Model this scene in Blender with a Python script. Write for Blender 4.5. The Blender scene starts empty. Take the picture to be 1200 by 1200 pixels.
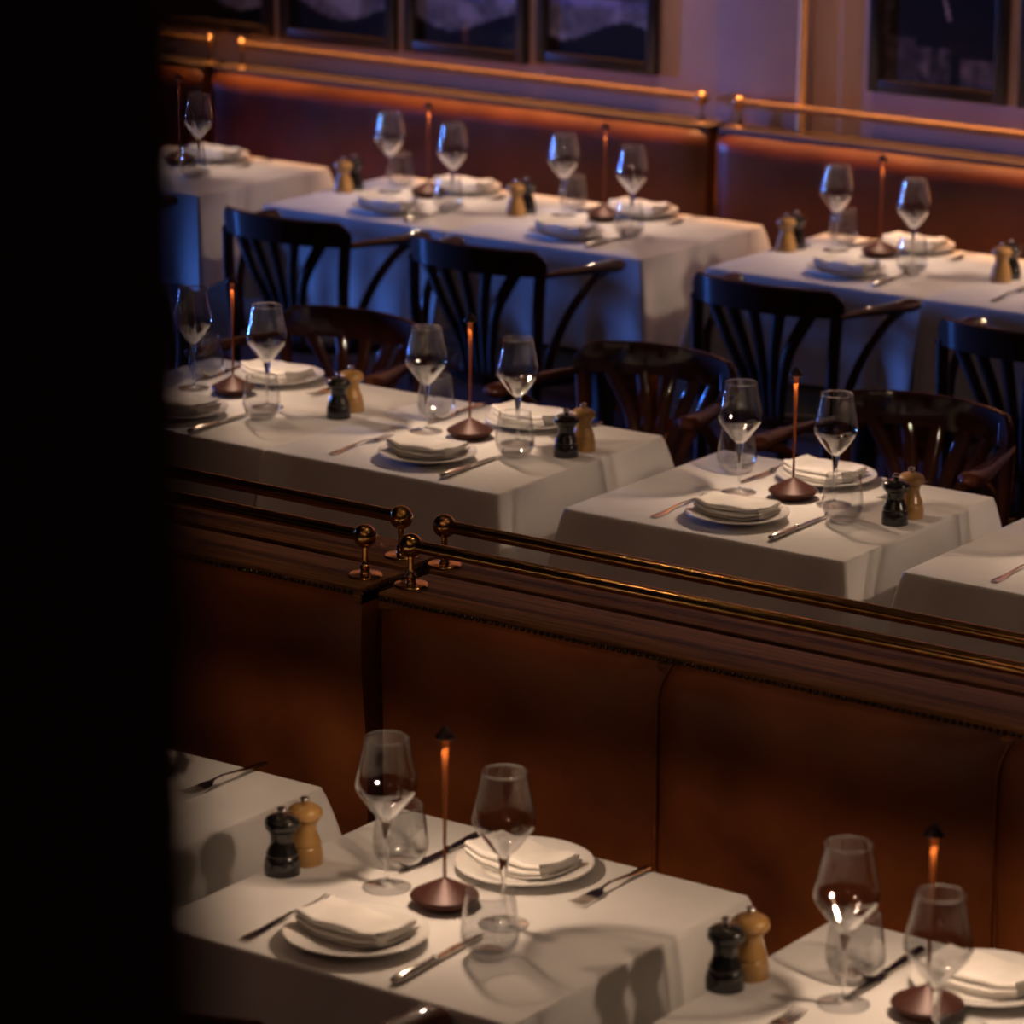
import bpy, bmesh, math, random
from mathutils import Vector, Matrix, noise
random.seed(4)
C = bpy.context.scene
COL = C.collection
PI = math.pi

# ------------------------------------------------------------------ camera, world, exposure
CZ, PITCH, YAW, ROLL, FPX = 2.87232718, 0.26529882, -0.61399464, 0.008694, 4460.28
def cam_axes():
    cy, sy = math.cos(YAW), math.sin(YAW)
    fw = Vector((sy*math.cos(PITCH), cy*math.cos(PITCH), -math.sin(PITCH)))
    rt = Vector((cy, -sy, 0)); up = rt.cross(fw)
    return math.cos(ROLL)*rt + math.sin(ROLL)*up, -math.sin(ROLL)*rt + math.cos(ROLL)*up, fw
RT, UP, FW = cam_axes()
cd = bpy.data.cameras.new('camera'); cam = bpy.data.objects.new('camera', cd); COL.objects.link(cam)
m = Matrix((RT, UP, -FW)).transposed().to_4x4(); m.translation = Vector((0, 0, CZ)); cam.matrix_world = m
cd.sensor_width = 36; cd.lens = FPX/1200*36; cd.clip_start = .05; cd.clip_end = 60
cd.dof.use_dof = True; cd.dof.focus_distance = 7.1; cd.dof.aperture_fstop = (cd.lens/1000)/0.030
C.camera = cam
W = bpy.data.worlds.new('world'); C.world = W; W.use_nodes = True
W.node_tree.nodes['Background'].inputs[0].default_value = (.55, .38, .42, 1)
W.node_tree.nodes['Background'].inputs[1].default_value = .012
C.view_settings.view_transform = 'Standard'; C.view_settings.look = 'None'
C.view_settings.exposure = 0.0; C.view_settings.gamma = 1; C.view_settings.use_curve_mapping = False
C.cycles.transparent_max_bounces = 40
C.cycles.max_bounces = 10

def area(name, loc, target, sx, sy, power, col, spread=PI):
    l = bpy.data.lights.new(name, 'AREA'); l.shape = 'RECTANGLE'; l.size = sx; l.size_y = sy
    l.energy = power; l.color = col; l.spread = spread
    o = bpy.data.objects.new(name, l); COL.objects.link(o); o.location = loc
    d = Vector(target)-Vector(loc); o.rotation_euler = d.to_track_quat('-Z', 'Y').to_euler(); return o
def spot(name, loc, target, power, col, deg=60, r=.03, blend=.6):
    l = bpy.data.lights.new(name, 'SPOT'); l.energy = power; l.color = col; l.spot_size = math.radians(deg)
    l.spot_blend = blend; l.shadow_soft_size = r
    o = bpy.data.objects.new(name, l); COL.objects.link(o); o.location = loc
    d = Vector(target)-Vector(loc); o.rotation_euler = d.to_track_quat('-Z', 'Y').to_euler(); return o
WARM = (1, .62, .34)
LAMP_P = 23.0
# blue evening light through a tall opening at the left end of the room
area('blue_window_light', (-12.9, 7.5, 1.15), (-5, 8.3, .8), .10, 1.7, 42, (.08, .24, 1.0), math.radians(44))
# warm strip of light in the ceiling, straight above the wall ledge
area('wall_strip_light', (-6.2, 9.955, 3.25), (-6.2, 9.86, .4), 7.5, .05, 85, (1, .42, .13), math.radians(24))
# soft violet ambience on the wall
area('room_ambience', (-6.0, 9.25, 3.2), (-6.2, 10.1, 1.2), 5, .5, 7, (.86, .62, .72), math.radians(110))
# added warm fill spots that brighten the bench leather and near cloth faces
for (x, y) in ((-1.2, 1.2), (-2.6, 2.2), (-4.2, 2.6), (-3.4, .6)):
    spot('near_fill_spot', (x, y, 3.2), (-3.8, 6, .7), 5.5, (1, .55, .38), 120, .02)
# warm downlights over the aisles
for (x, y, p) in ((-4.9, 7.9, 3), (-3.3, 7.9, 2.5), (-6.4, 7.9, 2), (-3.4, 4.2, 1.2), (-2.2, 4.4, .9), (-4.7, 5.35, 6), (-3.3, 5.3, 8), (-2.2, 5.3, 6)):
    spot('aisle_downlight', (x, y, 3.15), (x-.05, y-.1, 0), p, (1, .66, .40), 110, .018)

# ------------------------------------------------------------------ materials
def mat(name):
    m = bpy.data.materials.new(name); m.use_nodes = True
    return m, m.node_tree.nodes, m.node_tree.links, m.node_tree.nodes['Principled BSDF']
def noise_mat(name, c1, c2, scale, rough=.5, metal=0, bump=0, bscale=None, stretch=(1, 1, 1), coat=0, rr=0, spec=.5, detail=5, coords='Object'):
    m, N, L, P = mat(name)
    tc = N.new('ShaderNodeTexCoord'); mp = N.new('ShaderNodeMapping'); mp.inputs['Scale'].default_value = stretch
    L.new(tc.outputs[coords], mp.inputs[0])
    n = N.new('ShaderNodeTexNoise'); n.inputs['Scale'].default_value = scale; n.inputs['Detail'].default_value = detail
    L.new(mp.outputs[0], n.inputs['Vector'])
    r = N.new('ShaderNodeValToRGB'); r.color_ramp.elements[0].position = .32; r.color_ramp.elements[1].position = .68
    r.color_ramp.elements[0].color = (*c1, 1); r.color_ramp.elements[1].color = (*c2, 1)
    L.new(n.outputs[0], r.inputs[0]); L.new(r.outputs[0], P.inputs['Base Color'])
    P.inputs['Roughness'].default_value = rough; P.inputs['Metallic'].default_value = metal
    P.inputs['Coat Weight'].default_value = coat; P.inputs['Coat Roughness'].default_value = .04
    P.inputs['Specular IOR Level'].default_value = spec
    if rr:
        mr = N.new('ShaderNodeMapRange'); mr.inputs[3].default_value = max(0, rough-rr); mr.inputs[4].default_value = rough+rr
        L.new(n.outputs[0], mr.inputs[0]); L.new(mr.outputs[0], P.inputs['Roughness'])
    if bump:
        n2 = N.new('ShaderNodeTexNoise'); n2.inputs['Scale'].default_value = bscale or scale*4; n2.inputs['Detail'].default_value = 6
        L.new(mp.outputs[0], n2.inputs['Vector'])
        b = N.new('ShaderNodeBump'); b.inputs['Strength'].default_value = bump; b.inputs['Distance'].default_value = .01
        L.new(n2.outputs[0], b.inputs['Height']); L.new(b.outputs[0], P.inputs['Normal'])
    return m
M = {}
M['cloth'] = noise_mat('white_linen', (.70, .68, .65), (.76, .74, .71), 9, .85, bump=.05, bscale=900)
M['napkin'] = noise_mat('napkin_linen', (.74, .71, .66), (.80, .77, .72), 30, .9, bump=.10, bscale=160)
M['plate'] = noise_mat('porcelain', (.78, .76, .72), (.82, .80, .76), 3, .16, coat=.4)
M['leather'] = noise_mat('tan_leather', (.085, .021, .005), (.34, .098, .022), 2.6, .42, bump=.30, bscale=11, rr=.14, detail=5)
M['leather_shaded'] = noise_mat('shaded_tan_leather', (.022, .006, .003), (.075, .020, .005), 2.6, .36, bump=.25, bscale=11, rr=.08, detail=5)  # same tan leather; the dimness at the back wall is put into its colour
M['piping'] = noise_mat('leather_piping', (.13, .034, .008), (.22, .062, .014), 30, .4)
M['wood'] = noise_mat('ledge_oak', (.075, .030, .010), (.34, .145, .048), 9, .42, stretch=(.5, 13, 13), bump=.25, bscale=22, rr=.08, detail=9, spec=.22)
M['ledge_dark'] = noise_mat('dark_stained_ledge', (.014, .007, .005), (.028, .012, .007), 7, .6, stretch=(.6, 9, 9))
M['chair'] = noise_mat('mahogany', (.024, .007, .003), (.060, .016, .006), 12, .5, stretch=(1, 1, .3), coat=.7, spec=.04)
M['seat'] = noise_mat('green_leather', (.010, .022, .014), (.018, .034, .022), 14, .38, bump=.1)
M['brass'] = noise_mat('aged_brass', (.50, .27, .09), (.64, .37, .14), 22, .17, metal=1, rr=.06)
M['brass_pale'] = noise_mat('satin_brass', (.78, .52, .24), (.84, .58, .28), 22, .42, metal=.6)
M['pipe'] = noise_mat('pale_brass_pipe', (.80, .54, .24), (.86, .60, .28), 22, .38, metal=.12)
M['brass_dull'] = noise_mat('dull_brass', (.32, .20, .10), (.40, .25, .13), 22, .36, metal=.9)
M['nail'] = noise_mat('nail_bronze', (.07, .05, .04), (.12, .09, .07), 60, .25, metal=1)
M['steel'] = noise_mat('steel', (.58, .55, .50), (.66, .62, .56), 40, .16, metal=1, rr=.05)
M['copper'] = noise_mat('lamp_paint', (.060, .018, .012), (.072, .023, .015), 60, .45, metal=.2)
M['stem'] = noise_mat('lamp_stem_paint', (.24, .060, .009), (.26, .068, .010), 60, .55, spec=.2)
M['capblack'] = noise_mat('lamp_cap_paint', (.03, .010, .008), (.04, .013, .010), 60, .4)
M['black'] = noise_mat('ebony', (.008, .007, .006), (.016, .014, .012), 30, .22, coat=.6)
M['beech'] = noise_mat('beech', (.33, .17, .045), (.47, .265, .08), 40, .32, stretch=(1, 1, .25), coat=.5)
M['wall'] = noise_mat('wall_plaster', (.38, .31, .33), (.43, .35, .37), 3, .85, bump=.06, bscale=90)
M['frame'] = noise_mat('black_frame', (.010, .007, .006), (.018, .012, .010), 20, .3)
M['floor'] = noise_mat('floor_oak', (.035, .02, .012), (.07, .04, .022), 6, .5, stretch=(6, 1, 1))
M['dark'] = noise_mat('dark_paint', (.26, .10, .08), (.30, .12, .09), 5, .9, spec=.1)
M['ceil'] = noise_mat('ceiling_paint', (.10, .09, .09), (.12, .11, .11), 4, .9)
M['iron'] = noise_mat('cast_iron', (.02, .02, .02), (.03, .03, .03), 30, .5)

def thin_glass(name, z0, z1):
    """thin wall; the glass grows thicker, so more reflective, from height z0 down to z1"""
    m, N, L, P = mat(name); N.remove(P)
    out = [n for n in N if n.type == 'OUTPUT_MATERIAL'][0]
    lw = N.new('ShaderNodeLayerWeight'); lw.inputs[0].default_value = .5
    pw = N.new('ShaderNodeMath'); pw.operation = 'POWER'; pw.inputs[1].default_value = 6.5
    L.new(lw.outputs['Facing'], pw.inputs[0])
    mx = N.new('ShaderNodeMixRGB'); mx.inputs[1].default_value = (.905, .91, .915, 1); mx.inputs[2].default_value = (.36, .36, .38, 1)
    L.new(pw.outputs[0], mx.inputs[0])
    tr = N.new('ShaderNodeBsdfTransparent'); L.new(mx.outputs[0], tr.inputs[0])
    gl = N.new('ShaderNodeBsdfGlossy'); gl.inputs['Roughness'].default_value = .03
    p5 = N.new('ShaderNodeMath'); p5.operation = 'POWER'; p5.inputs[1].default_value = 5; L.new(lw.outputs['Facing'], p5.inputs[0])
    fr = N.new('ShaderNodeMath'); fr.operation = 'MULTIPLY_ADD'; fr.inputs[1].default_value = .955; fr.inputs[2].default_value = .045; L.new(p5.outputs[0], fr.inputs[0])
    tc = N.new('ShaderNodeTexCoord'); sz = N.new('ShaderNodeSeparateXYZ'); L.new(tc.outputs['Object'], sz.inputs[0])
    mr = N.new('ShaderNodeMapRange'); mr.inputs[1].default_value = z0; mr.inputs[2].default_value = z1; mr.inputs[3].default_value = 3.2; mr.inputs[4].default_value = 12
    L.new(sz.outputs[2], mr.inputs[0])
    mul = N.new('ShaderNodeMath'); mul.operation = 'MULTIPLY'; L.new(mr.outputs[0], mul.inputs[1]); mul.use_clamp = True
    mn = N.new('ShaderNodeMath'); mn.operation = 'MINIMUM'; mn.inputs[1].default_value = .85; L.new(mul.outputs[0], mn.inputs[0])
    L.new(fr.outputs[0], mul.inputs[0])
    ms = N.new('ShaderNodeMixShader'); L.new(mn.outputs[0], ms.inputs[0]); L.new(tr.outputs[0], ms.inputs[1]); L.new(gl.outputs[0], ms.inputs[2])
    L.new(ms.outputs[0], out.inputs[0]); return m
M['thin'] = thin_glass('blown_glass', .170, .118); M['thin_low'] = thin_glass('pressed_glass', .034, .006); M['thin_foot'] = thin_glass('foot_glass', -2, -3)
def solid_glass():
    m, N, L, P = mat('crystal'); P.inputs['Transmission Weight'].default_value = 1; P.inputs['Roughness'].default_value = .0
    P.inputs['IOR'].default_value = 1.5; P.inputs['Base Color'].default_value = (.97, .98, .98, 1); return m
M['glass'] = solid_glass()
def emit(name, col, s):
    m, N, L, P = mat(name); P.inputs['Base Color'].default_value = (*col, 1)
    P.inputs['Emission Color'].default_value = (*col, 1); P.inputs['Emission Strength'].default_value = s; return m
M['led'] = emit('led_diffuser', (1, .6, .3), 3)

# ------------------------------------------------------------------ mesh helpers
def link_mesh(name, bm, mt, parent=None, smooth=True, sharp=None):
    me = bpy.data.meshes.new(name); bm.normal_update(); bm.to_mesh(me); bm.free()
    o = bpy.data.objects.new(name, me); COL.objects.link(o)
    if mt: me.materials.append(mt)
    if smooth:
        for p in me.polygons: p.use_smooth = True
        if sharp is not None: me.set_sharp_from_angle(angle=math.radians(sharp))
    if parent: o.parent = parent
    return o
def prof_smooth(pts, n=4):
    """Catmull-Rom through (r,z) points"""
    out = []
    P = [pts[0]]+list(pts)+[pts[-1]]
    for i in range(1, len(P)-2):
        p0, p1, p2, p3 = P[i-1], P[i], P[i+1], P[i+2]
        for k in range(n):
            t = k/n
            out.append(tuple(.5*((2*p1[j])+(-p0[j]+p2[j])*t+(2*p0[j]-5*p1[j]+4*p2[j]-p3[j])*t*t+(-p0[j]+3*p1[j]-3*p2[j]+p3[j])*t**3) for j in (0, 1)))
    out.append(pts[-1]); return [(max(0, r), z) for r, z in out]
def add_lathe(bm, prof, seg=32, cx=0, cy=0):
    rings = []
    for r, z in prof:
        if r < 1e-6: rings.append([bm.verts.new((cx, cy, z))])
        else: rings.append([bm.verts.new((cx+r*math.cos(2*PI*i/seg), cy+r*math.sin(2*PI*i/seg), z)) for i in range(seg)])
    for a, b in zip(rings, rings[1:]):
        for i in range(seg):
            j = (i+1) % seg
            if len(a) == 1 and len(b) == 1: continue
            if len(a) == 1: bm.faces.new((a[0], b[j], b[i]))
            elif len(b) == 1: bm.faces.new((a[i], a[j], b[0]))
            else: bm.faces.new((a[i], a[j], b[j], b[i]))
    return bm
def lathe(name, prof, mt, parent=None, seg=32, sharp=40, loc=None):
    bm = add_lathe(bmesh.new(), prof, seg)
    bmesh.ops.recalc_face_normals(bm, faces=bm.faces)
    o = link_mesh(name, bm, mt, parent, True, sharp)
    if loc: o.location = loc
    return o
def add_box(bm, x0, x1, y0, y1, z0, z1, bev=0, seg=2):
    b = bmesh.new(); bmesh.ops.create_cube(b, size=1)
    for v in b.verts: v.co = Vector(((x0+x1)/2+v.co.x*(x1-x0), (y0+y1)/2+v.co.y*(y1-y0), (z0+z1)/2+v.co.z*(z1-z0)))
    if bev: bmesh.ops.bevel(b, geom=b.edges[:], offset=bev, segments=seg, profile=.5, affect='EDGES')
    me = bpy.data.meshes.new('t'); b.to_mesh(me); b.free(); bm.from_mesh(me); bpy.data.meshes.remove(me); return bm
def box(name, x0, x1, y0, y1, z0, z1, mt, parent=None, bev=.003, seg=2):
    return link_mesh(name, add_box(bmesh.new(), x0, x1, y0, y1, z0, z1, bev, seg), mt, parent, True, 35)
def add_tube(bm, pts, rad, seg=10, flat=None):
    """sweep; rad number or list; flat=(w,h) multipliers"""
    pts = [Vector(p) for p in pts]; n = len(pts); rs = list(rad) if isinstance(rad, (list, tuple)) else [rad]*n
    if len(rs) != n:      # resample the radii along the path
        k_ = len(rs)-1; rs = [rs[min(k_, int(i*k_/(n-1)))]*(1-(i*k_/(n-1)) % 1)+rs[min(k_, int(i*k_/(n-1))+1)]*((i*k_/(n-1)) % 1) for i in range(n)]
    rings = []; prev = None
    for i, p in enumerate(pts):
        t = (pts[min(i+1, n-1)]-pts[max(i-1, 0)]).normalized()
        if prev is None:
            a = Vector((0, 0, 1)) if abs(t.z) < .9 else Vector((0, 1, 0))
            u = t.cross(a).normalized()
        else: u = (prev-t*prev.dot(t)).normalized()
        prev = u; v = t.cross(u)
        fw, fh = flat or (1, 1)
        rings.append([bm.verts.new(p+u*math.cos(2*PI*k/seg)*rs[i]*fw+v*math.sin(2*PI*k/seg)*rs[i]*fh) for k in range(seg)])
    for a, b in zip(rings, rings[1:]):
        for k in range(seg): bm.faces.new((a[k], a[(k+1) % seg], b[(k+1) % seg], b[k]))
    bm.faces.new(rings[0][::-1]); bm.faces.new(rings[-1]); return bm
def tube(name, pts, rad, mt, parent=None, seg=10, flat=None):
    bm = add_tube(bmesh.new(), pts, rad, seg, flat); bmesh.ops.recalc_face_normals(bm, faces=bm.faces)
    return link_mesh(name, bm, mt, parent, True, 50)
def cr(pts, n=6):
    P = [Vector(p) for p in pts]; P = [P[0]*2-P[1]]+P+[P[-1]*2-P[-2]]; out = []
    for i in range(1, len(P)-2):
        for k in range(n):
            t = k/n; p0, p1, p2, p3 = P[i-1:i+3]
            out.append(.5*((2*p1)+(-p0+p2)*t+(2*p0-5*p1+4*p2-p3)*t*t+(-p0+3*p1-3*p2+p3)*t**3))
    out.append(P[-2]); return out
def thing(name, label, cat, loc=(0, 0, 0), rz=0, group=None):
    o = bpy.data.objects.new(name, None); o.empty_display_size = .05; COL.objects.link(o)
    o.location = loc; o.rotation_euler = (0, 0, rz); o['label'] = label; o['category'] = cat
    if group: o['group'] = group
    return o
def struct(o): o['kind'] = 'structure'; return o
def copy_tree(o, parent=None):
    c = o.copy(); COL.objects.link(c); c.parent = parent
    for ch in o.children: copy_tree(ch, c)
    return c
PROTO = {}
def place(kind, maker, label, cat, loc, rz=0, group=None):
    """first call builds the thing, later calls copy it with its parts"""
    if kind not in PROTO:
        t = thing(kind, label, cat); PROTO[kind] = t; maker(t); o = t
    else: o = copy_tree(PROTO[kind])
    o.location = loc; o.rotation_euler = (0, 0, rz); o['label'] = label; o['category'] = cat
    if group: o['group'] = group
    if cat == 'fork': o.scale = (1.12, 1.12, 1.0)
    if cat == 'knife': o.scale = (1.07, 1.07, 1.0)
    return o

# ------------------------------------------------------------------ room shell
WY = 10.0
struct(box('floor', -14, 2.5, -1.5, WY+.2, -.1, 0, M['floor'], bev=0))
struct(box('ceiling', -14, 2.5, -1.5, WY+.2, 3.3, 3.4, M['ceil'], bev=0))
struct(box('wall_back', -14, 2.5, WY, WY+.15, 0, 3.3, M['wall'], bev=0))
struct(box('wall_left', -14.15, -14, -1.5, WY+.15, 0, 3.3, M['wall'], bev=0))
struct(box('trim_1', -6.262, -5.94, WY-.035, WY+.01, .93, 3.3, M['wall'], bev=.003))   # shallow pilaster

# dark round column close to the camera, left of the frame
def edge_point(px, depth): return Vector((0, 0, CZ))+FW*depth+RT*((px-600)/FPX*depth)
ep = edge_point(247, 1.0); d2 = Vector((ep.x, ep.y)).normalized(); left = Vector((-d2.y, d2.x))
R0 = .16; cc = Vector((ep.x, ep.y))+left*R0
col = thing('column', 'dark round column standing out of focus at the left edge', 'column', (cc.x, cc.y, 0))
lathe('shaft', [(0, .12), (R0, .12), (R0, 3.18), (0, 3.18)], M['dark'], col, 64)
lathe('plinth', [(0, 0), (R0+.03, 0), (R0+.03, .10), (R0+.01, .12), (0, .12)], M['dark'], col, 64)
lathe('capital', [(0, 3.18), (R0+.02, 3.18), (R0+.04, 3.24), (R0+.04, 3.3), (0, 3.3)], M['dark'], col, 64)

# brass conduit on the wall
pp = thing('brass_pipe', 'pale brass pipe running up the wall between the framed pictures', 'pipe', (-5.946, WY-.052, 0))
tube('pipe_run', [(0, 0, .93), (0, 0, 3.3)], .0125, M['pipe'], pp, 20)
for z in (1.75, 2.6): box('pipe_clip', -.02, .02, -.004, .05, z, z+.02, M['brass_pale'], pp, .002)

# ------------------------------------------------------------------ framed pictures (flat prints, some with glass reflections painted in, via colour attribute)
def print_mesh(w, h, kind, seed):
    nx, nz = 56, 84; bm = bmesh.new(); cl = bm.loops.layers.color.new('ink_and_glare')
    V = [[bm.verts.new((w*i/nx, 0, h*j/nz)) for i in range(nx+1)] for j in range(nz+1)]
    def f(u, v):
        n = noise.fractal(Vector((u*5+seed*7, v*8+seed*3, seed)), 1, 2, 4)*.5
        n2 = noise.noise(Vector((u*14+seed, v*20, seed*2)))
        if kind == 'person':
            g = .075+.05*n
            sh = .34+.16*max(0, 1-abs(v-.25)*2)
            if abs(u-.55) < sh and v < .52: g = .012+.012*n2
            if v < .20 and u < .30: g = .07+.04*n2
            if v < .16 and .3 < u < .60: g = .08+.07*n2
            if v < .13 and u > .68: g = .10+.04*n2
            if abs((u-.46)-(.50-v)*.55) < .014 and .28 < v < .5: g = .17
            if abs(u-.55) < .07 and .46 < v < .56: g = .16
            if (u-.55)**2/.012+(v-.66)**2/.011 < 1: g = .20+.08*n
            if (u-.55)**2/.016+(v-.72)**2/.010 < 1 and v > .70: g = .02
            if u < .1 and .3 < v < .6: g = .08+.05*n2
            g = max(.006, g)*5; return (g, g*.86, g*.9)
        g = .03+.05*n+.03*n2  # room prints: tables mirrored in the glass are painted into these bands
        if v < .12+.05*math.sin(u*5+seed): g = .010
        elif v < .27: g = .10+.14*max(0, noise.noise(Vector((u*4+seed*5, v*9, seed))))+.03*n2
        elif v < .42: g = .05+.16*max(0, noise.noise(Vector((u*3+seed*2, v*6, seed+4))))
        if abs(((u*3.1+seed*.37) % 1)-.5) < .10 and v > .28: g *= .3
        g = min(.14, max(.008, g))*6.5; b = 1.15+.9*max(0, noise.noise(Vector((u*2.5, v*3, seed+9)))) if v > .22 else 1.0
        return (g*.82, g*.84, min(1, g*b))
    for j in range(nz):
        for i in range(nx):
            fc = bm.faces.new((V[j][i], V[j][i+1], V[j+1][i+1], V[j+1][i]))
            for lp, (a, b) in zip(fc.loops, ((i, j), (i+1, j), (i+1, j+1), (i, j+1))):
                c = f(a/nx, b/nz); lp[cl] = (*c, 1)
    return bm
def ink_mat():
    m, N, L, P = mat('photo_print'); a = N.new('ShaderNodeVertexColor'); a.layer_name = 'ink_and_glare'
    L.new(a.outputs[0], P.inputs['Base Color']); P.inputs['Roughness'].default_value = .5; return m
M['ink_and_glare'] = ink_mat()
def pane_mat():
    m, N, L, P = mat('picture_glass'); N.remove(P); out = [n for n in N if n.type == 'OUTPUT_MATERIAL'][0]
    tr = N.new('ShaderNodeBsdfTransparent'); gl = N.new('ShaderNodeBsdfGlossy'); gl.inputs['Roughness'].default_value = .03
    lw = N.new('ShaderNodeLayerWeight'); lw.inputs[0].default_value = .5
    p5 = N.new('ShaderNodeMath'); p5.operation = 'POWER'; p5.inputs[1].default_value = 5; L.new(lw.outputs['Facing'], p5.inputs[0])
    fr = N.new('ShaderNodeMath'); fr.operation = 'MULTIPLY_ADD'; fr.inputs[1].default_value = .70; fr.inputs[2].default_value = .27; L.new(p5.outputs[0], fr.inputs[0])
    ms = N.new('ShaderNodeMixShader'); L.new(fr.outputs[0], ms.inputs[0]); L.new(tr.outputs[0], ms.inputs[1]); L.new(gl.outputs[0], ms.inputs[2]); L.new(ms.outputs[0], out.inputs[0]); return m
M['pane'] = pane_mat()
def picture(x0, x1, z0, h, kind, seed, label):
    w = x1-x0; b = .04
    t = thing('framed_picture', label, 'picture', (x0, WY-.03, z0), group='black framed photographs on the back wall')
    box('frame_side', 0, b, 0, .028, 0, h, M['frame'], t, .004); box('frame_side', w-b, w, 0, .028, 0, h, M['frame'], t, .004)
    box('frame_rail', b, w-b, .001, .027, 0, b, M['frame'], t, .004); box('frame_rail', b, w-b, .001, .027, h-b, h, M['frame'], t, .004)
    p = link_mesh('photo_print', print_mesh(w-2*b+.01, h-2*b+.01, kind, seed), M['ink_and_glare'], t, False); p.location = (b-.005, .020, b-.005)
    bm = bmesh.new(); bm.faces.new([bm.verts.new(v) for v in ((b-.002, .012, b-.002), (w-b+.002, .012, b-.002), (w-b+.002, .012, h-b+.002), (b-.002, .012, h-b+.002))])
    link_mesh('glass_pane', bm, M['pane'], t, False); return t
picture(-8.56, -8.04, 1.045, .78, 'room', 1, 'black framed dark photograph, leftmost and nearly lost in shadow')
picture(-8.01, -7.520, 1.045, .78, 'room', 2, 'black framed photograph, second from left, above the back bench')
picture(-7.483, -6.993, 1.050, .78, 'room', 3, 'black framed photograph with blue glare, third from left')
picture(-6.953, -6.492, 1.062, .78, 'room', 4, 'black framed photograph ending the left group, fourth from left')
picture(-5.730, -5.262, 1.090, .78, 'person', 5, 'black framed portrait of a person in a dark jacket, right of the brass pipe')
picture(-5.220, -4.75, 1.090, .78, 'room', 6, 'black framed picture cut off by the right edge of the photo')

# ------------------------------------------------------------------ banquettes
LZ = .95
def banquette(x0, x1, yf, sgn, depth_seat, ledge_d, seams, label, group, nails=True, ydz=0, back=.12):
    """yf = leather face, sgn=+1: sitter faces -y (leather looks to -y); -1 mirrored"""
    xc = (x0+x1)/2; L = x1-x0
    t = thing('banquette', label, 'bench', (xc, yf, 0), 0 if sgn > 0 else PI, group)
    h = L/2
    # backrest: one upholstered panel between seams
    xs = [-h]+[s-xc if sgn > 0 else -(s-xc) for s in seams]+[h]; xs.sort()
    for a, b in zip(xs, xs[1:]):
        bm = bmesh.new(); nx = max(8, int((b-a)/.03)); nz = 26; z0, z1 = .46, LZ-.006; G = []
        for j in range(nz+1):
            v = j/nz; row = []
            for i in range(nx+1):
                u = i/nx; x = a+(b-a)*u; z = z0+(z1-z0)*v
                e = min(u, 1-u)*(b-a); et = (1-v)*(z1-z0)
                puff = .030*(1-math.exp(-e/.030))*(1-math.exp(-et/.020))
                wr = .0080*noise.noise(Vector((x*3.2+x0, z*4, 1)))+.0045*noise.noise(Vector((x*11+x0, z*3, 4)))*math.exp(-e/.25)+.0025*noise.noise(Vector((x*8, z*9, 7)))
                if not nails: puff -= .042*max(0, (z-(z1-.065))/.065)**2.2
                y = .006-puff+wr+(.012*(1-v)**2)
                w = max(0, (v-.82)/.18)**2*.032
                dx = (w*math.exp(-u*(b-a)/.06) if a > -h+.001 else 0)+(w*math.exp(-(1-u)*(b-a)/.06) if b < h-.001 else 0)
                row.append(bm.verts.new((x+dx, y, z)))
            G.append(row)
        for j in range(nz):
            for i in range(nx): bm.faces.new((G[j][i], G[j][i+1], G[j+1][i+1], G[j+1][i]))
        # returns to the carcass
        def wall(line, dy):
            q = [bm.verts.new(v.co+Vector((0, dy, 0))) for v in line]
            for k in range(len(line)-1): bm.faces.new((line[k+1], line[k], q[k], q[k+1]))
        wall([G[j][0] for j in range(nz+1)], .05); wall([G[j][nx] for j in range(nz, -1, -1)], .05); wall(G[nz], .05)
        link_mesh('back_panel', bm, M['leather' if nails else 'leather_shaded'], t, True, 70)
    for s in xs[1:-1]:
        tube('seam_piping', [(s+.032*max(0, (k/20-.82)/.18)**2, -.002+.004*(1-k/20)**2, .46+(LZ-.475)*k/20) for k in range(21)], .0032, M['piping'], t, 6)
    box('back_carcass', -h+.004, h-.004, .03, back, .02, LZ-.035, M['wood'], t)
    # ledge boards
    if nails:
        box('ledge_board', -h, h, -.002, ledge_d, LZ-.034, LZ, M['wood'], t, .003)
        bm = bmesh.new(); n = int(L/.0135)
        def nail(x, y, z, nrm):
            q = nrm.to_track_quat('Z', 'Y').to_matrix().to_4x4(); q.translation = Vector((x, y, z))
            r = bmesh.ops.create_icosphere(bm, subdivisions=1, radius=.0050, matrix=q)
        for k in range(n): nail(-h+.008+k*.0135, -.006, LZ-.010, Vector((0, -1, .4)))
        for sx in (-1, 1):
            for k in range(int(ledge_d/.0135)): nail(sx*(h+.001), .004+k*.0135, LZ-.010, Vector((sx, 0, .4)))
        o = link_mesh('nail_trim', bm, M['nail'], t); o['kind'] = 'stuff'
    else:
        box('ledge_board', -h, h, .012, ledge_d, LZ-.03, LZ-.005, M['ledge_dark'], t, .004)
    # seat: cushion + base
    bm = add_box(bmesh.new(), -h+.006, h-.006, -depth_seat, .02, .335, .448, .03, 4); link_mesh('seat_cushion', bm, M['leather'], t, True, 60)
    box('seat_base', -h+.006, h-.006, -depth_seat+.04, .03, .09, .334, M['wood'], t)
    box('toe_kick', -h+.02, h-.02, -depth_seat+.09, .03, 0, .09, M['dark'], t)
    return t
FG = 'front back-to-back benches'
banquette(-6.3, -3.992, 5.195, 1, .40, .135, [-4.75, -5.5], 'brown leather front bench left of the gap, beside the dark column', FG)
banquette(-3.952, -.6, 5.195, 1, .40, .150, [-3.355, -2.702, -2.0, -1.3], 'long brown leather front bench with studded edge behind the front tables', FG)
banquette(-6.3, -4.010, 5.495, -1, .42, .142, [-4.75, -5.5], 'rear-facing bench behind the left brass rails, facing the middle row', FG)
banquette(-3.965, -.6, 5.505, -1, .42, .142, [-3.3, -2.6, -2.0, -1.3], 'rear-facing bench behind the long brass rails, facing the middle row', FG)
WG = 'benches along the back wall'
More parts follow.
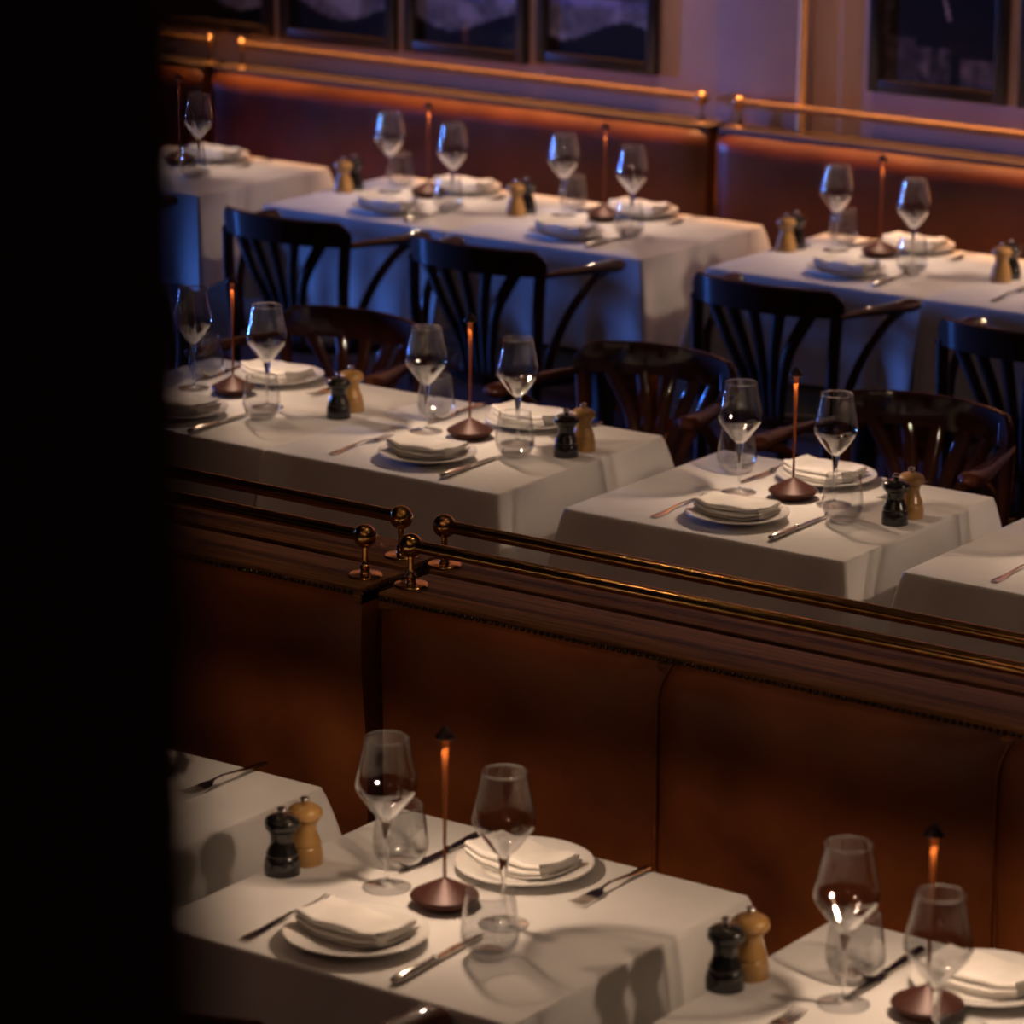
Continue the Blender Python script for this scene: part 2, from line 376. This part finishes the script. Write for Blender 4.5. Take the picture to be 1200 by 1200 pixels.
banquette(-8.225, -6.232, 9.865, 1, .35, .130, [], 'brown leather wall bench under the four left pictures', WG, False)
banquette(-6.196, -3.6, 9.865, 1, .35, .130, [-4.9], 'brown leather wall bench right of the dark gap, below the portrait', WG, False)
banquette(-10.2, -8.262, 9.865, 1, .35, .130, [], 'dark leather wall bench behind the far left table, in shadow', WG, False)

# ------------------------------------------------------------------ brass rails
def rail(xa, xb, y, z0, posts, balls, label, mt=None):
    mt = mt or M['brass']
    t = thing('brass_rail', label, 'rail', (xa, y, z0), 0, 'brass rails on the bench ledges')
    zc = .075; L = xb-xa
    tube('bar', [(0, 0, zc), (L, 0, zc)], .0120, mt, t, 24)
    for x in balls:
        b = lathe('ball_finial', [(0, -.0220)]+[(.0220*math.sin(a), -.0220*math.cos(a)) for a in [PI*k/16 for k in range(1, 16)]]+[(0, .0220)], mt, t, 28); b.location = (x-xa, 0, zc)
    for x in posts:
        p = lathe('post', prof_smooth([(.0105, .004), (.0105, .006), (.0085, .010), (.0100, .016), (.0100, .019), (.0068, .024), (.0062, .04), (.0062, .066)], 3), mt, t, 20); p.location = (x-xa, 0, 0)
        f = lathe('flange', [(0, 0), (.031, 0), (.032, .0015), (.030, .004), (.012, .0055), (0, .0055)], mt, p, 32)
    return t
rail(-6.2, -4.034, 5.263, LZ, [-4.034, -5.3], [-4.034], 'front left brass rail ending in a ball, nearest the dark column')
rail(-6.2, -4.059, 5.405, LZ, [-4.059, -5.3], [-4.059], 'rear left brass rail ending in a ball beside the gap')
rail(-3.930, -.7, 5.263, LZ, [-3.930, -2.0, -.9], [-3.930], 'front long brass rail on the wooden ledge, nearest the front tables')
rail(-3.960, -.7, 5.405, LZ, [-3.960, -2.0, -.9], [-3.960], 'rear long brass rail on the wooden ledge, toward the middle tables')
rail(-8.129, -6.289, 9.925, LZ-.005, [-8.129, -6.289], [-8.129, -6.289], 'brass rail on the wall ledge below the left pictures', M['brass_dull'])
rail(-6.153, -3.7, 9.925, LZ-.005, [-6.153, -3.75], [-6.153], 'brass rail on the wall ledge crossing in front of the pipe', M['brass_dull'])
rail(-10.1, -8.274, 9.925, LZ-.005, [-8.274, -10.0], [-8.274], 'dim brass rail end at the far upper left', M['brass_dull'])

# ------------------------------------------------------------------ tables + cloths
TZ = .75
def table(x0, y0, w, d, desc):
    t = thing('dining_table', 'square wooden table hidden under white cloth, '+desc, 'table', (x0+w/2, y0+d/2, 0), group='cloth-covered dining tables')
    k = 'tbl%.2f%.2f' % (w, d)
    box('tabletop', -w/2+.012, w/2-.012, -d/2+.012, d/2-.012, TZ-.035, TZ-.007, M['wood'], t)
    lathe('pedestal', [(0, .03), (.06, .03), (.04, .08), (.032, .15), (.032, .68), (.05, .714), (0, .714)], M['iron'], t, 20)
    for a in (PI/4, 3*PI/4):
        c, s = math.cos(a)*.28, math.sin(a)*.28
        tube('foot_bar', [(-c, -s, .018), (0, 0, .035), (c, s, .018)], .018, M['iron'], t, 8)
def cloth(x0, y0, w, d, desc, drop=.29, touch='', seed=0):
    n = 40; R = .010; bm = bmesh.new()
    # perimeter: list of (pos, normal, cornerdir, cornerweight)
    per = []
    hw, hd = w/2, d/2
    cs = [(hw-R, hd-R, 0), (-hw+R, hd-R, PI/2), (-hw+R, -hd+R, PI), (hw-R, -hd+R, 3*PI/2)]
    for ci, (cx, cy, a0) in enumerate(cs):
        for k in range(7):
            a = a0+PI/2*k/6; per.append((Vector((cx+R*math.cos(a), cy+R*math.sin(a))), Vector((math.cos(a), math.sin(a)))))
        nx_, ny_, na = cs[(ci+1) % 4]; a = a0+PI/2; N = Vector((math.cos(a), math.sin(a)))
        p0 = Vector((cx+R*math.cos(a), cy+R*math.sin(a))); p1 = Vector((nx_+R*math.cos(a), ny_+R*math.sin(a)))
        for k in range(1, n):
            f = k/n; f = .5-.5*math.cos(PI*f); per.append((p0.lerp(p1, f), N))
    m_ = len(per); corners = [Vector((sx*hw, sy*hd)) for sx, sy in ((1, 1), (-1, 1), (-1, -1), (1, -1))]
    ts = [0, .006, .02, .05, .09, .14, .19, .24, .29, .34]
    ts = [q*drop/.34 for q in ts]
    rings = []
    # rounded top edge
    for q in range(4):
        a = PI/2*q/3; r = .006
        rings.append([bm.verts.new((p.x-nn.x*r*(1-math.sin(a)), p.y-nn.y*r*(1-math.sin(a)), TZ-r*(1-math.cos(a)))) for p, nn in per])
    for tt in ts[1:]:
        ring = []
        for i, (p, nn) in enumerate(per):
            f = tt/drop
            ang = Vector((p.x*6.3+seed*3.1, p.y*6.3, seed*1.7))
            wv = noise.noise(ang)*.6+noise.noise(ang*2.3)*.5
            off = nn*(f*(.012+.024*wv))
            for c in corners:
                dist = (p-c).length; cdv = Vector((math.copysign(1, c.x), math.copysign(1, c.y))).normalized()
                g = math.exp(-(dist/.045)**2); g2 = math.exp(-((dist-.115)/.045)**2)
                off += cdv*g*f**.8*(.055 if 'n' in touch else .078) - nn*g2*f*.012
            q = p+off
            if 'l' in touch: q.x = max(q.x, -hw+.0005)
            if 'r' in touch: q.x = min(q.x, hw-.0005)
            hem = .012*noise.noise(Vector((p.x*3, p.y*3, seed+5))) if f > .95 else 0
            ring.append(bm.verts.new((q.x, q.y, TZ-.006-tt+hem)))
        rings.append(ring)
    for a, b in zip(rings, rings[1:]):
        for i in range(m_):
            j = (i+1) % m_; bm.faces.new((a[j], a[i], b[i], b[j]))
    bm.faces.new(rings[0][:])
    bmesh.ops.recalc_face_normals(bm, faces=bm.faces)
    o = link_mesh('tablecloth', bm, M['cloth'], None, True, 60)
    o.location = (x0+w/2, y0+d/2, 0)
    o['label'] = 'white tablecloth hanging over the '+desc; o['category'] = 'tablecloth'; o['group'] = 'white linen tablecloths'
    return o

# ------------------------------------------------------------------ table things
def mk_lamp(t):
    lathe('base', [(0, 0), (.034, 0), (.038, .002), (.0525, .016), (.0535, .018), (.052, .021), (.030, .033), (.010, .0435), (.0045, .0465), (0, .0465)], M['copper'], t, 56, 25)
    lathe('stem', [(.0026, .044), (.0027, .12), (.0034, .18), (.0050, .262), (.0053, .2725), (0, .2725)], M['stem'], t, 20)
    lathe('shade', [(.0053, .2728), (.0155, .2728), (.0162, .2736), (.0156, .2750), (.0025, .2915), (0, .2925)], M['capblack'], t, 32, 30)
    lathe('light_diffuser', [(.0056, .2724), (.0135, .2724), (.0135, .2727), (.0056, .2727)], M['led'], t, 24)
    l = bpy.data.lights.new('lamp_light', 'SPOT'); l.energy = LAMP_P; l.color = (1, .70, .49); l.spot_size = math.radians(150); l.spot_blend = .35; l.shadow_soft_size = .0085
    l.use_nodes = True; N = l.node_tree.nodes; L = l.node_tree.links; em = N['Emission']
    g = N.new('ShaderNodeNewGeometry'); sx = N.new('ShaderNodeSeparateXYZ'); L.new(g.outputs['Incoming'], sx.inputs[0])
    ab = N.new('ShaderNodeMath'); ab.operation = 'ABSOLUTE'; L.new(sx.outputs[2], ab.inputs[0])
    p = N.new('ShaderNodeMath'); p.operation = 'POWER'; p.inputs[1].default_value = 1.45; L.new(ab.outputs[0], p.inputs[0])
    ad = N.new('ShaderNodeMath'); ad.operation = 'ADD'; ad.inputs[1].default_value = .10; L.new(p.outputs[0], ad.inputs[0])
    dv = N.new('ShaderNodeMath'); dv.operation = 'DIVIDE'; dv.inputs[0].default_value = .30; L.new(ad.outputs[0], dv.inputs[1])
    L.new(dv.outputs[0], em.inputs['Strength'])
    o = bpy.data.objects.new('lamp_light', l); COL.objects.link(o); o.parent = t; o.location = (0, 0, .262)
def mk_wine(t):
    bowl = prof_smooth([(.0085, .112), (.018, .1205), (.0325, .139), (.0445, .156), (.0485, .168), (.0465, .186), (.0405, .213), (.0345, .2445)], 5)
    o = lathe('bowl', bowl, M['thin'], t, 48, None)
    rim = [(.0345+.0012*math.cos(a), .2449+.0014*math.sin(a)) for a in [2*PI*k/8 for k in range(9)]]
    lathe('rim', rim, M['glass'], o, 48)
    lathe('stem', prof_smooth([(0, .1165), (.0085, .1125), (.0078, .103), (.0056, .088), (.0043, .07), (.0036, .045), (.0036, .02), (.0038, .0125), (0, .0125)], 4), M['glass'], t, 20)
    f = lathe('foot', [(.0038, .0125), (.0048, .0075), (.0085, .0045), (.02, .0026), (.035, .0016), (.0375, .0011)], M['thin_foot'], t, 48)
    lathe('foot_edge', [(.0375+.0010*math.cos(a), .0013+.0010*math.sin(a)) for a in [2*PI*k/8 for k in range(9)]], M['glass'], f, 48)
def mk_tumbler(t):
    lathe('wall', prof_smooth([(.0270, .0060), (.0360, .0125), (.0425, .0250), (.0445, .0360), (.0430, .055), (.0395, .080), (.0360, .1010)], 5), M['thin_low'], t, 48, None)
    lathe('rim', [(.0360+.0010*math.cos(a), .1013+.0011*math.sin(a)) for a in [2*PI*k/8 for k in range(9)]], M['glass'], t, 48)
    lathe('thick_base', prof_smooth([(0, .0005), (.022, .0005), (.0262, .0025), (.0275, .0058), (.024, .0075), (0, .0085)], 3), M['thin_low'], t, 40)
def mk_plate(t):
    lathe('dish', prof_smooth([(0, .0015), (.055, .0015), (.062, .004), (.088, .0105), (.1085, .0165), (.1105, .0185), (.1085, .0200), (.088, .0150), (.068, .0085), (.060, .0058), (0, .0055)], 4), M['plate'], t, 72, None)
    lathe('foot_ring', [(.056, .0030), (.058, 0), (.061, 0), (.062, .0045)], M['plate'], t, 56)
def mk_mill(mt):
    def f(t):
        lathe('body', prof_smooth([(0, 0), (.0265, 0), (.0285, .0015), (.0290, .012), (.0275, .024), (.0255, .0285), (.0245, .0300), (.0262, .0325), (.0235, .040), (.0190, .052), (.0185, .060), (.0205, .0695), (.0215, .0715), (0, .0715)], 3), mt, t, 32, 40)
        lathe('head', prof_smooth([(0, .0722), (.0215, .0722), (.0270, .0765), (.0285, .082), (.0265, .089), (.019, .0945), (.0090, .0968), (0, .0968)], 4), mt, t, 32, 40)
        lathe('knob', prof_smooth([(.004, .0965), (.0045, .0985), (.0072, .1015), (.0078, .105), (.006, .1085), (0, .1095)], 3), M['steel'], t, 20)
    return f
def mk_knife(t):
    # along +y, handle at -y
    pts = [(0, -.112, .0065), (0, -.108, .0065), (0, -.09, .007), (0, -.06, .007), (0, -.03, .0065), (0, -.012, .0060)]
    tube('handle', pts, [.003, .0072, .0085, .0078, .0062, .0055], M['steel'], t, 14, (1, .75))
    tube('collar', [(0, -.014, .006), (0, -.011, .006), (0, -.007, .006), (0, -.004, .006)], [.005, .0072, .0072, .005], M['steel'], t, 14, (1, .8))
    bm = bmesh.new(); prof = []
    n = 14
    for i in range(n+1):
        u = i/n; y = -.006+.118*u
        wl = .0055+.0035*math.sin(PI*min(1, u*1.3)); wr = .0055
        if u > .72: k = (u-.72)/.28; wl *= math.sqrt(max(0, 1-k*k)) if k < 1 else 0; wr = wr*(1-k*.7)
        prof.append((y, wl, wr))
    top = [[bm.verts.new((-wl, y, .0045)), bm.verts.new((wr, y, .0062))] for y, wl, wr in prof]
    bot = [[bm.verts.new((-wl, y, .0040)), bm.verts.new((wr, y, .0042))] for y, wl, wr in prof]
    for i in range(n):
        bm.faces.new((top[i][0], top[i][1], top[i+1][1], top[i+1][0])); bm.faces.new((bot[i][1], bot[i][0], bot[i+1][0], bot[i+1][1]))
        bm.faces.new((top[i][1], bot[i][1], bot[i+1][1], top[i+1][1])); bm.faces.new((bot[i][0], top[i][0], top[i+1][0], bot[i+1][0]))
    bm.faces.new((top[n][0], top[n][1], bot[n][1], bot[n][0])); bm.faces.new((top[0][1], top[0][0], bot[0][0], bot[0][1]))
    bmesh.ops.recalc_face_normals(bm, faces=bm.faces); link_mesh('blade', bm, M['steel'], t, True, 30)
def strip(bm, rows, th):
    """rows: (y, halfwidth, z, cx) -> thin slab"""
    T = [[bm.verts.new((cx-w, y, z)), bm.verts.new((cx, y, z+th*.35)), bm.verts.new((cx+w, y, z))] for y, w, z, cx in rows]
    B = [[bm.verts.new((cx-w, y, z-th*.5)), bm.verts.new((cx, y, z-th)), bm.verts.new((cx+w, y, z-th*.5))] for y, w, z, cx in rows]
    for i in range(len(rows)-1):
        for k in (0, 1):
            bm.faces.new((T[i][k], T[i][k+1], T[i+1][k+1], T[i+1][k])); bm.faces.new((B[i][k+1], B[i][k], B[i+1][k], B[i+1][k+1]))
        bm.faces.new((T[i][2], B[i][2], B[i+1][2], T[i+1][2])); bm.faces.new((B[i][0], T[i][0], T[i+1][0], B[i+1][0]))
    for e in (0, -1): bm.faces.new((T[e][0], T[e][1], T[e][2], B[e][2], B[e][1], B[e][0]))
    bmesh.ops.recalc_face_normals(bm, faces=bm.faces); return bm
def mk_fork(t):
    link_mesh('handle', strip(bmesh.new(), [(-.100, .003, .0035, 0), (-.098, .0075, .0035, 0), (-.085, .0085, .0035, 0), (-.06, .0062, .0045, 0), (-.03, .0038, .0085, 0), (0, .0026, .0115, 0), (.018, .0026, .0100, 0), (.026, .0050, .0080, 0)], .0026), M['steel'], t, True, 50)
    h = link_mesh('head', strip(bmesh.new(), [(.024, .0035, .0085, 0), (.030, .0085, .0066, 0), (.036, .0112, .0052, 0), (.048, .0120, .0040, 0)], .0018), M['steel'], t, True, 50)
    for k in range(4):
        cx = -.0099+.0066*k
        link_mesh('tine', strip(bmesh.new(), [(.047, .0021, .0040, cx), (.062, .0018, .0040, cx*.98), (.078, .0016, .0058, cx*.96), (.090, .0008, .0092, cx*.94)], .0016), M['steel'], h, True, 50)
def mk_napkin(seed):
    def f(t):
        # serpentine cloth section in y-z, swept along x
        W_, Lx = .088, .158; H0 = .0035; layers = 5; lt = .0053
        path = []
        for k in range(layers):
            z = H0+k*lt*1.12; w = W_*(1-.03*k)/2; y0, y1 = (-w, w) if k % 2 == 0 else (w, -w)
            for q in range(11): path.append(Vector((y0+(y1-y0)*q/10, z)))
            if k < layers-1:
                s = 1 if y1 > 0 else -1
                for a in (30, 60, 90, 120, 150): path.append(Vector((y1+s*math.sin(math.radians(a))*lt*.56, z+lt*.56*(1-math.cos(math.radians(a))))))
        n = len(path); th = .0031; nx = 26; bm = bmesh.new()
        def sec(x):
            out = []; out2 = []
            u = (x/Lx+.5)
            for i, p in enumerate(path):
                d = (path[min(n-1, i+1)]-path[max(0, i-1)]).normalized(); nn = Vector((-d.y, d.x))
                hh = p.y/.031
                crumple = noise.noise(Vector((x*22+seed*5, p.x*18, hh*1.3+seed)))*.0042*(.2+hh)
                edge = -.0045*(abs(u-.5)*2)**4*hh
                sh = .006*noise.noise(Vector((x*14, seed*3.3, hh*2)))*(1+hh) + .010*(u-.5)*math.sin(seed)
                lift = max(0, math.hypot(x, p.x)-.060)*.34
                crumple += lift; a = p+nn*th*.5; b = p-nn*th*.5
                out.append(Vector((x, a.x+sh, max(.0012, a.y+crumple+edge)))); out2.append(Vector((x, b.x+sh, max(.0006, b.y+crumple+edge))))
            return out+out2[::-1]
        rings = [[bm.verts.new(v) for v in sec(-Lx/2+Lx*i/nx)] for i in range(nx+1)]
        for i, r in enumerate(rings):     # ragged ends layer by layer
            if i in (0, nx):
                for v in r: v.co.x += .004*noise.noise(Vector((v.co.z*260, v.co.y*10, seed+i)))
        mm = len(rings[0])
        for a, b in zip(rings, rings[1:]):
            for k in range(mm): bm.faces.new((a[k], a[(k+1) % mm], b[(k+1) % mm], b[k]))
        for r, fl in ((rings[0], 1), (rings[-1], -1)):
            for k in range(n-1):
                q = (r[k], r[k+1], r[mm-2-k], r[mm-1-k]); bm.faces.new(q if fl > 0 else q[::-1])
        bmesh.ops.recalc_face_normals(bm, faces=bm.faces)
        link_mesh('folded_cloth', bm, M['napkin'], t, True, 75)
    return f
def mk_chair(t):
    m_ = M['chair']
    # crest rail: curved panel with cut corners
    bm = bmesh.new(); nx = 24; T = .0095
    def cp(s):  # s in -1..1
        a = s*1.0; x = .232*math.sin(a)/math.sin(1.0); y = -.292+.085*(1-math.cos(a))/(1-math.cos(1.0)); return x, y, a
    cols = []
    for i in range(nx+1):
        s = -1+2*i/nx; x, y, a = cp(s); nrm = Vector((math.sin(a)*.75, -1, 0)).normalized()
        cut = max(0, abs(s)-.86)/.14; zt = .826-.006*s*s-.034*cut; zb = .746+.004*(1-s*s)
        ring = []
        for (dn, z) in ((-T, zb), (-T, zt-.004), (-T*.4, zt), (T*.4, zt), (T, zt-.004), (T, zb), (T*.4, zb-.003), (-T*.4, zb-.003)):
            tilt = -(z-.746)*.10
            ring.append(bm.verts.new((x+nrm.x*dn, y+nrm.y*dn+tilt, z)))
        cols.append(ring)
    for a, b in zip(cols, cols[1:]):
        for k in range(8): bm.faces.new((a[k], a[(k+1) % 8], b[(k+1) % 8], b[k]))
    bm.faces.new(cols[0]); bm.faces.new(cols[-1][::-1]); bmesh.ops.recalc_face_normals(bm, faces=bm.faces)
    link_mesh('crest_rail', bm, m_, t, True, 40)
    SZ = .452
    for s in (-1, 1):
        tube('leg', cr([(s*.218, -.222, .760), (s*.212, -.225, .62), (s*.200, -.215, .45), (s*.195, -.235, .22), (s*.200, -.27, 0)]), .0175, m_, t, 10)
        tube('leg', cr([(s*.165, .155, .42), (s*.178, .172, .2), (s*.19, .185, 0)]), [.017]*6+[.014]*6+[.011], m_, t, 10)
        a = tube('armrest', cr([(s*.222, -.225, .750), (s*.250, -.13, .750), (s*.272, -.02, .745), (s*.276, .055, .742), (s*.270, .085, .741)]), [.016, .017, .020, .025, .029, .033, .031, .004], m_, t, 12, (1, .58))
        tube('arm_bracket', cr([(s*.268, .03, .730), (s*.262, -.04, .705), (s*.245, -.12, .63), (s*.222, -.165, .53), (s*.205, -.17, .44)]), .0135, m_, t, 10)
    for k in range(5):
        f = (k-2)/2; xt = f*.150; x, y, a = cp(f*.66); xb = f*.042
        tube('back_slat', cr([(xb, -.205, SZ-.01), (xb*1.25+f*.004, -.225, .54), (xb+(xt-xb)*.5, -.255, .65), (xt*1.02, y+.002, .755)]), [.0145, .016, .018, .020], m_, t, 8, (1, .42))
    lathe('seat_ring', prof_smooth([(0, .408), (.19, .408), (.212, .415), (.215, .430), (.207, .442), (0, .442)], 3), m_, t, 40)
    lathe('seat_pad', prof_smooth([(0, .440), (.185, .440), (.197, .446), (.185, .453), (.10, .458), (0, .459)], 3), M['seat'], t, 40)
    bm = bmesh.new(); pts = [(.17*math.cos(2*PI*k/28), .16*math.sin(2*PI*k/28)-.02, .24) for k in range(29)]
    tube('stretcher', pts, .008, m_, t, 8)

# table data: lamp position, table rectangle, phrase, measured overrides (world xy offsets from the lamp)
T = {
 'F0': ((-4.10, 4.43), (-4.434, 4.11, .70, .65), 'front-row table at far left'),
 'F1': ((-3.246, 4.434), (-3.570, 4.11, .681, .645), 'front-row table in the middle'),
 'F2': ((-2.436, 4.500), (-2.739, 4.11, .69, .65), 'front-row table at bottom right'),
 'M1': ((-5.655, 6.859), (-5.947, 6.483, .6885, .655), 'middle-row table at far left'),
 'M2': ((-4.952, 6.855), (-5.2585, 6.483, .652, .66), 'middle-row table second from left'),
 'M3': ((-4.081, 6.842), (-4.433, 6.474, .698, .645), 'middle-row table third from left'),
 'M4': ((-3.265, 6.842), (-3.609, 6.483, .69, .655), 'middle-row table cut by right edge'),
 'B0': ((-7.803, 9.199), (-8.07, 8.80, .685, .65), 'back-row table at far left'),
 'B1': ((-6.833, 9.235), (-7.143, 8.815, .685, .655), 'back-row table second from left'),
 'B2': ((-6.190, 9.243), (-6.458, 8.815, .685, .655), 'back-row table third from left'),
 'B3': ((-5.269, 9.275), (-5.572, 8.835, .69, .65), 'back-row table fourth from left'),
 'B4': ((-4.575, 9.27), (-4.882, 8.835, .69, .65), 'back-row table cut by right edge'),
}
TOUCH = {'M3': 'n', 'M4': 'n', 'M1': 'r', 'M2': 'l', 'B1': 'r', 'B2': 'l', 'B3': 'r', 'B4': 'l'}
DEF = {'F': dict(gN=(.118, -.01), gF=(-.12, .011), tN=(.175, -.125), tF=(-.162, .103), fN=(-.155, -.185), fF=(.163, .215), kN=(.125, -.185), kF=(-.135, .185), pN=(-.022, -.195), pF=(.012, .196), mb=(-.292, -.034), mw=(-.293, .025)),
       'M': dict(gN=(.105, .005), gF=(-.115, -.012), tN=(.182, -.10), tF=(-.17, .10), fN=(-.151, -.205), fF=(.163, .19), kN=(.140, -.205), kF=(-.150, .15), pN=(-.005, -.213), pF=(.0, .175), mb=(.278, -.045), mw=(.277, .022)),
       'B': dict(gN=(.15, -.08), gF=(-.14, -.01), tN=(.20, -.17), tF=(-.170, .085), fN=(-.14, -.25), fF=(.20, .14), kN=(.20, -.27), kF=(-.12, .15), pN=(.05, -.27), pF=(.04, .137), mb=(-.25, -.045), mw=(-.25, -.10))}
OVR = {'M1': dict(pN=(.03, -.23), mb=(.343, -.03), mw=(.326, .042), kN=(.165, -.25), gN=(.15, -.055), tN=(.21, -.15)),
       'M3': dict(gN=(.10, .005), gF=(-.12, -.028), tF=(-.215, .115), pF=(-.017, .170), pN=(-.008, -.213)),
       'M2': dict(pN=(.036, -.211), pF=(.042, .187), kN=(.164, -.222), tN=(.182, -.079), mb=(.269, -.003), mw=(.269, .065), gN=(.119, .02)),
       'F2': dict(gF=(-.116, -.039), tF=(-.152, .055), kF=(-.12, .085), pF=(.022, .134), mb=(-.288, -.086), mw=(-.282, -.028), gN=(.086, -.134), tN=(.17, -.22), fN=(-.150, -.205), pN=(-.02, -.26)),
       'F0': dict(fF=(.21, .25))}
HAVE = {'F0': 'fF pF', 'F1': 'gN gF tN tF fN fF kN kF pN pF mb mw', 'F2': 'gN gF tN tF fN kF pF mb mw', 'M1': 'gN gF tN tF fF kN kF pN pF mb mw',
        'M2': 'gN gF tN tF fN fF kN kF pN pF mb mw', 'M3': 'gN gF tN tF fN fF kN kF pN pF mb mw', 'M4': 'gF tF fN', 'B0': 'gN tN pF fF',
        'B1': 'gN gF tN tF fF kN pN pF mb mw', 'B2': 'gN gF tN tF fF kN kF pN pF mb mw', 'B3': 'gN gF tN tF fF kN kF pN pF mb mw', 'B4': 'mb mw pN fN'}
WINE = {  # world positions measured for the back row bowls
}
for i, (k, (lp, rc, ds)) in enumerate(T.items()):
    table(*rc, ds); cloth(*rc, ds, .275, TOUCH.get(k, ''), i)
    D = dict(DEF[k[0]]); D.update(OVR.get(k, {})); lx, ly = lp
    place('table_lamp', mk_lamp, 'slim copper table lamp with pointed cap on the '+ds, 'lamp', (lx, ly, TZ), 0, 'slim copper table lamps')
    have = HAVE[k].split()
    def at(key, z=TZ): return (lx+D[key][0], ly+D[key][1], z)
    side = {'N': 'near side of', 'F': 'far side of'}
    for s in 'NF':
        rj = random.uniform
        if 'g'+s in have: place('wine_glass', mk_wine, 'empty wine glass %s %s' % ('right of the lamp,' if s == 'N' else 'left of the lamp,', ds), 'glass', at('g'+s), rj(0, 6), 'wine glasses')
        if 't'+s in have: place('water_tumbler', mk_tumbler, 'low clear water tumbler on the %s the %s' % (side[s], ds), 'glass', at('t'+s), rj(0, 6), 'water tumblers')
        if 'p'+s in have:
            place('plate', mk_plate, 'round white plate under a napkin, %s the %s' % (side[s], ds), 'plate', at('p'+s), 0, 'white side plates')
            v = (i+(s == 'F')) % 3
            p = at('p'+s, TZ+.0072)
            place('folded_napkin', mk_napkin(v), 'folded white napkin on the plate, %s the %s' % (side[s], ds), 'napkin', (p[0]-.004, p[1]+(.004 if s == 'N' else -.002), p[2]), rj(-.10, .10) - (.10 if s == 'F' else 0), 'folded linen napkins')
        if 'f'+s in have: place('fork', mk_fork, 'silver fork, plate on the %s the %s' % (side[s], ds), 'fork', at('f'+s), (0 if s == 'N' else PI)+rj(-.04, .04), 'silver forks')
        if 'k'+s in have: place('table_knife', mk_knife, 'silver knife beside the plate on the %s the %s' % (side[s], ds), 'knife', at('k'+s), (0 if s == 'N' else PI)+rj(-.04, .04), 'silver knives')
    if 'mb' in have:
        place('black_pepper_mill', mk_mill(M['black']), 'glossy black pepper mill on the edge of the '+ds, 'mill', at('mb'), 0, 'black pepper mills')
        place('wooden_salt_mill', mk_mill(M['beech']), 'honey-coloured wooden salt mill on the edge of the '+ds, 'mill', at('mw'), 0, 'wooden salt mills')

# ------------------------------------------------------------------ chairs
CH = [('F1', -3.290, 4.022, 0), ('M1', -5.76, 7.235, PI), ('M2', -4.92, 7.36, PI), ('M3', -4.14, 7.30, PI), ('M4', -3.34, 7.30, PI),
      ('B0', -7.72, 8.66, 0), ('B1', -6.77, 8.68, 0), ('B2', -6.09, 8.68, 0), ('B3', -5.167, 8.72, 0), ('B4', -4.36, 8.62, 0)]
for k, x, y, rz in CH:
    how = 'seen from behind, at the ' if rz == 0 else 'facing us, behind the '
    place('armchair', mk_chair, 'dark bentwood fan-back armchair, '+how+T[k][2], 'chair', (x, y, 0), rz, 'dark bentwood armchairs')
